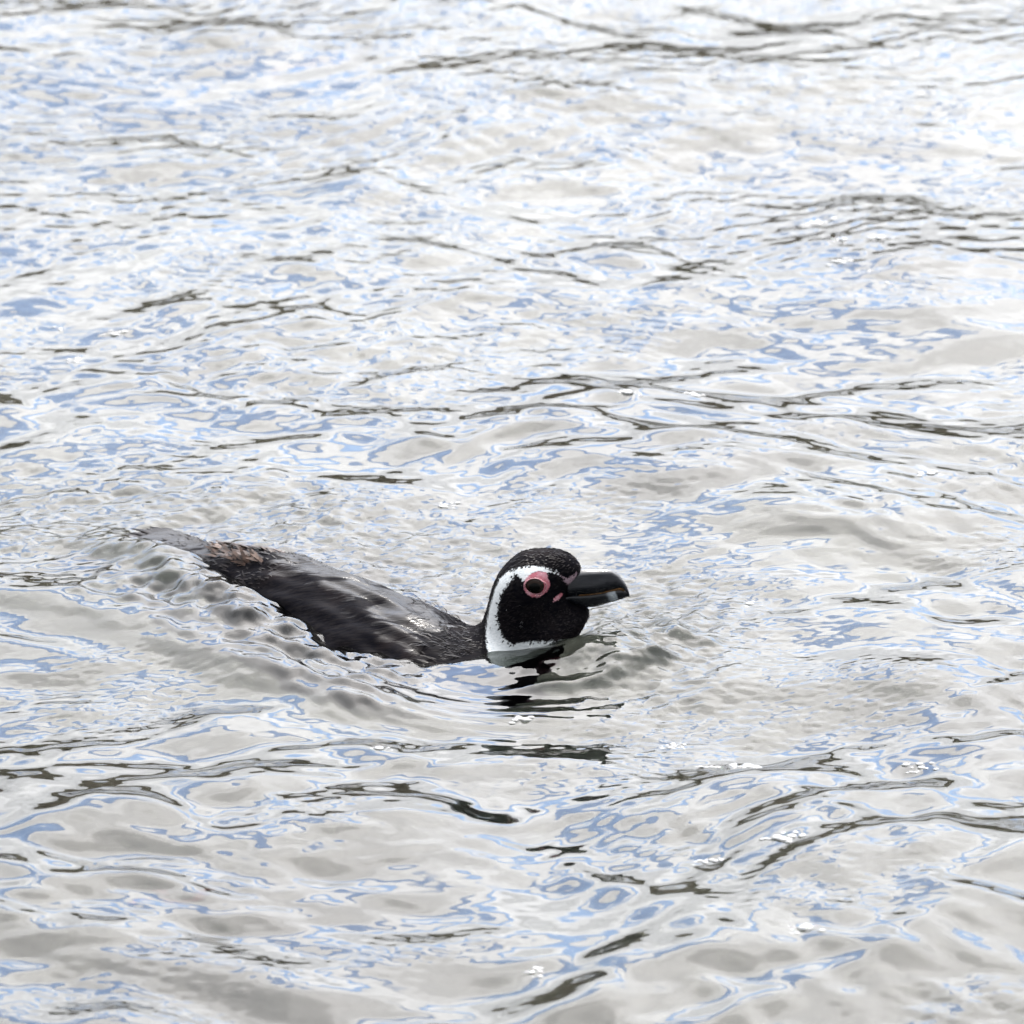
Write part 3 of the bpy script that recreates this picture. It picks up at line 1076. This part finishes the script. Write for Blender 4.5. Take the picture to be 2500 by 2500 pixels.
edge = (p_sdf > 0.005) & (np.abs(w_sdf - 0.001) < 0.0016) & (BV[:, 2] > wat_b) & (BV[:, 0] > -0.06)
ids = g.choice(np.nonzero(edge)[0], min(700, int(edge.sum())), replace=False)
strands('band_edge_feathers', ids, lambda p: np.array([-0.6, 0.0, -0.55]), 0.0040, 0.0005, 0.06, m_fea, 0.4)
# brown tufts on the rump
spots = [(545, 1335), (560, 1322), (575, 1330), (590, 1320), (604, 1333), (618, 1322), (632, 1330), (648, 1322), (660, 1332), (676, 1320), (694, 1322),
         (600, 1352), (560, 1352), (580, 1362), (625, 1360), (640, 1366), (610, 1372), (530, 1350), (665, 1345)]
for k, (ppx, ppy) in enumerate(spots):
    dd = np.where(FACING & (BV[:, 2] > 0), (BPX - ppx) ** 2 + (BPY - ppy) ** 2, 1e9)
    near_ids = np.argsort(dd)[:26]
    sel = g.choice(near_ids, 9, replace=False)
    strands('brown_tuft', sel, lambda p: -AX3 + np.array([0.1, 0.0, 0.12]), 0.015, 0.0014, 0.14, m_brown if k % 5 else m_pale, 0.18, stuff=False)

for k in range(9):
    a = (k - 4) / 4.0
    v, f = blade([(0.055, a * 0.014, 0.008, 0.004, 0.002), (0.03, a * 0.021, 0.011 - 0.003 * abs(a), 0.005, 0.0016),
                  (0.012, a * 0.026, 0.012 - 0.004 * abs(a), 0.004, 0.0010), (0.012 - 0.018 * (0.5 + 0.5 * ((k * 7) % 5) / 4), a * 0.030, 0.010 - 0.005 * abs(a), 0.0008, 0.0005)], 8)
    pen_part('tail_feather', v, f, m_fea)

# water drops on the cheek and crown
m_drop, t, out = new_mat('clear_water_drop')
glb = t.n('ShaderNodeBsdfGlass')
glb.inputs['IOR'].default_value = 1.33
glb.inputs['Roughness'].default_value = 0.0
t.put(out.inputs[0], glb.outputs[0])
for cxx, cyy, rr_ in [(645, 900, 0.0020), (640, 935, 0.0017), (655, 628, 0.0008), (362, 940, 0.0011), (630, 740, 0.0009), (505, 785, 0.0010), (640, 560, 0.0008)]:
    p = near_point(cxx, cyy)
    if p is None:
        continue
    bv, bf_ = uv_ball(rr_, rr_ * 0.7, rr_ * 1.25, 14, 10)
    pen_part('water_drop', bv + p - np.array([0, rr_ * 0.3, 0]), bf_, m_drop)

# ------------------------------------------------------------------ bubbles floating on the water
m_bub, t, out = new_mat('thin_bubble_film')
tr = t.n('ShaderNodeBsdfTransparent')
gl = t.n('ShaderNodeBsdfGlossy')
gl.inputs['Roughness'].default_value = 0.03
df = t.n('ShaderNodeBsdfDiffuse')
df.inputs['Color'].default_value = (0.8, 0.8, 0.8, 1)
lw = t.n('ShaderNodeFresnel')
lw.inputs['IOR'].default_value = 1.45
m1 = t.n('ShaderNodeMixShader')
t.put(m1.inputs[0], t.math('MULTIPLY_ADD', lw.outputs[0], 1.2, 0.06, clamp=True))
t.put(m1.inputs[1], tr.outputs[0])
t.put(m1.inputs[2], gl.outputs[0])
m2 = t.n('ShaderNodeMixShader')
m2.inputs[0].default_value = 0.08
t.put(m2.inputs[1], m1.outputs[0])
t.put(m2.inputs[2], df.outputs[0])
t.put(out.inputs[0], m2.outputs[0])

GROUP = 'bubbles floating on the water'
BUB = [
    (1995, 545, 4, 0.011, 'largest clear bubble patch on the white water at upper right'),
    (2060, 588, 3, 0.007, 'small bubble pair just below the largest bubble patch at upper right'),
    (2150, 582, 5, 0.009, 'cluster of bright bubbles right of the largest bubble patch at upper right'),
    (2048, 642, 4, 0.008, 'bubble cluster lying on a blue streak at upper right'),
    (2112, 660, 2, 0.006, 'faint single bubble left of the dark wave at upper right'),
    (2168, 682, 2, 0.006, 'thin flat bubble nearest above the dark wave at upper right'),
    (1690, 965, 3, 0.009, 'grey bubbles in the pale water at centre right above the penguin'),
    (1530, 962, 3, 0.009, 'dimpled bubble patch left of the grey bubbles above the penguin'),
    (278, 817, 5, 0.008, 'round ring of bubbles at far left above the penguin tail'),
    (148, 803, 3, 0.006, 'leftmost small bubble patch above the penguin tail'),
    (187, 880, 4, 0.008, 'flat bubble patch below the ring of bubbles at far left'),
    (2272, 1159, 5, 0.008, 'white bubble cluster at right edge level with the penguin tail'),
    (1087, 1231, 4, 0.008, 'bubble cluster behind the penguin back near its head'),
    (1826, 1864, 6, 0.009, 'brightest foam cluster below right of the penguin bill'),
    (1725, 1866, 5, 0.007, 'flat foam cluster left of the brightest foam cluster'),
    (1645, 1818, 5, 0.007, 'foam cluster between the penguin chest and the brightest foam cluster'),
    (1282, 1760, 4, 0.008, 'bubble cluster on the dark streak under the penguin chest'),
    (1725, 2098, 5, 0.008, 'single foam cluster left of the big green wave at lower right'),
    (1910, 2046, 6, 0.011, 'long foam line on the crest of the big green wave'),
    (1968, 2263, 6, 0.010, 'foam cluster below the big green wave at lower right'),
    (2250, 1875, 5, 0.009, 'foam cluster at right edge above the big green wave'),
    (1298, 2370, 4, 0.009, 'bubble cluster near the bottom edge at centre'),
    (925, 1831, 4, 0.007, 'small foam patch below the middle of the penguin body'),
    (768, 1432, 3, 0.007, 'pair of round bubbles against the penguin flank'),
    (1830, 1474, 3, 0.008, 'small bubble right of the penguin bill tip'),
]
for px_, py_, cnt_, rad, lab in BUB:
    c0 = pixel_to_water(px_, py_)
    hz = float(height(np.array([c0[0]]), np.array([c0[1]]))[0])
    c0 = pixel_to_water(px_, py_, hz)
    v, f = [], []
    gg = np.random.default_rng(px_)
    for k in range(cnt_ * 3):
        r_ = rad * gg.uniform(0.18, 0.62) * (0.8 if k else 1.25)
        ox, oy = (0, 0) if k == 0 else (gg.uniform(-1.5, 1.5) * rad, gg.uniform(-1.1, 1.1) * rad)
        xx, yy = c0[0] + ox, c0[1] + oy
        zz = float(height(np.array([xx]), np.array([yy]))[0])
        b0 = len(v)
        for i in range(8):
            th = 0.5 * math.pi * i / 7
            for j in range(16):
                ph = 2 * math.pi * j / 16
                v.append((ox + r_ * math.cos(th) * math.cos(ph), oy + r_ * math.cos(th) * math.sin(ph), zz - hz - 0.0008 + r_ * 0.55 * math.sin(th)))
        for i in range(7):
            for j in range(16):
                a = b0 + i * 16 + j; b = b0 + i * 16 + (j + 1) % 16
                f.append((a, b, b + 16, a + 16))
    o = mesh_obj('bubble_cluster', v, f, m_bub)
    o.location = (c0[0], c0[1], hz)
    tag(o, lab, 'bubbles', GROUP)

# ------------------------------------------------------------------ drifting weed just under the surface
def weed(px_, py_, L, colr, lab, seed, depth):
    colr = tuple(c * 0.7 for c in colr[:3]) + (1,)
    depth += 0.02
    m = simple_mat(lab.split()[0] + '_weed', colr, 0.6, 0.3, 0.0, 0.4, 60)
    gg = np.random.default_rng(seed)
    c0 = pixel_to_water(px_, py_, -depth)
    v, f = [], []
    for br in range(7):
        x, y, z = gg.normal(0, L * 0.15), gg.normal(0, L * 0.10), gg.uniform(-0.01, 0.0)
        a = gg.normal(0, 0.5) + (math.pi if br % 2 else 0)
        wd = gg.uniform(0.003, 0.006)
        for i in range(12):
            k = len(v)
            q = wd * math.sin(math.pi * (i + 0.6) / 12.2)
            nx_, ny_ = -math.sin(a), math.cos(a)
            v += [(x - nx_ * q, y - ny_ * q, z), (x + nx_ * q, y + ny_ * q, z), (x, y, z + 0.0012)]
            if i:
                f += [(k - 3, k - 1, k + 2, k), (k - 1, k - 2, k + 1, k + 2), (k - 2, k - 3, k, k + 1)]
            st = L / 22
            x += math.cos(a) * st; y += math.sin(a) * st; z += gg.normal(0, 0.0012)
            a += gg.normal(0, 0.22)
    o = mesh_obj('seaweed', v, f, m)
    o.location = c0
    tag(o, lab, 'seaweed', 'weed drifting under the surface')


weed(690, 222, 0.16, (0.22, 0.07, 0.06, 1), 'reddish strand of seaweed under pale water at top left', 81, 0.015)
weed(510, 416, 0.08, (0.22, 0.26, 0.05, 1), 'yellow-green tuft of seaweed under pale water at upper left', 82, 0.012)
weed(1200, 232, 0.13, (0.28, 0.22, 0.08, 1), 'ochre strand of seaweed under pale water at top centre', 83, 0.015)
weed(420, 2265, 0.05, (0.30, 0.08, 0.09, 1), 'red scrap of seaweed near the bottom left', 84, 0.012)
weed(545, 1625, 0.10, (0.16, 0.15, 0.05, 1), 'yellow scrap of seaweed in front of the penguin flank', 85, 0.05)
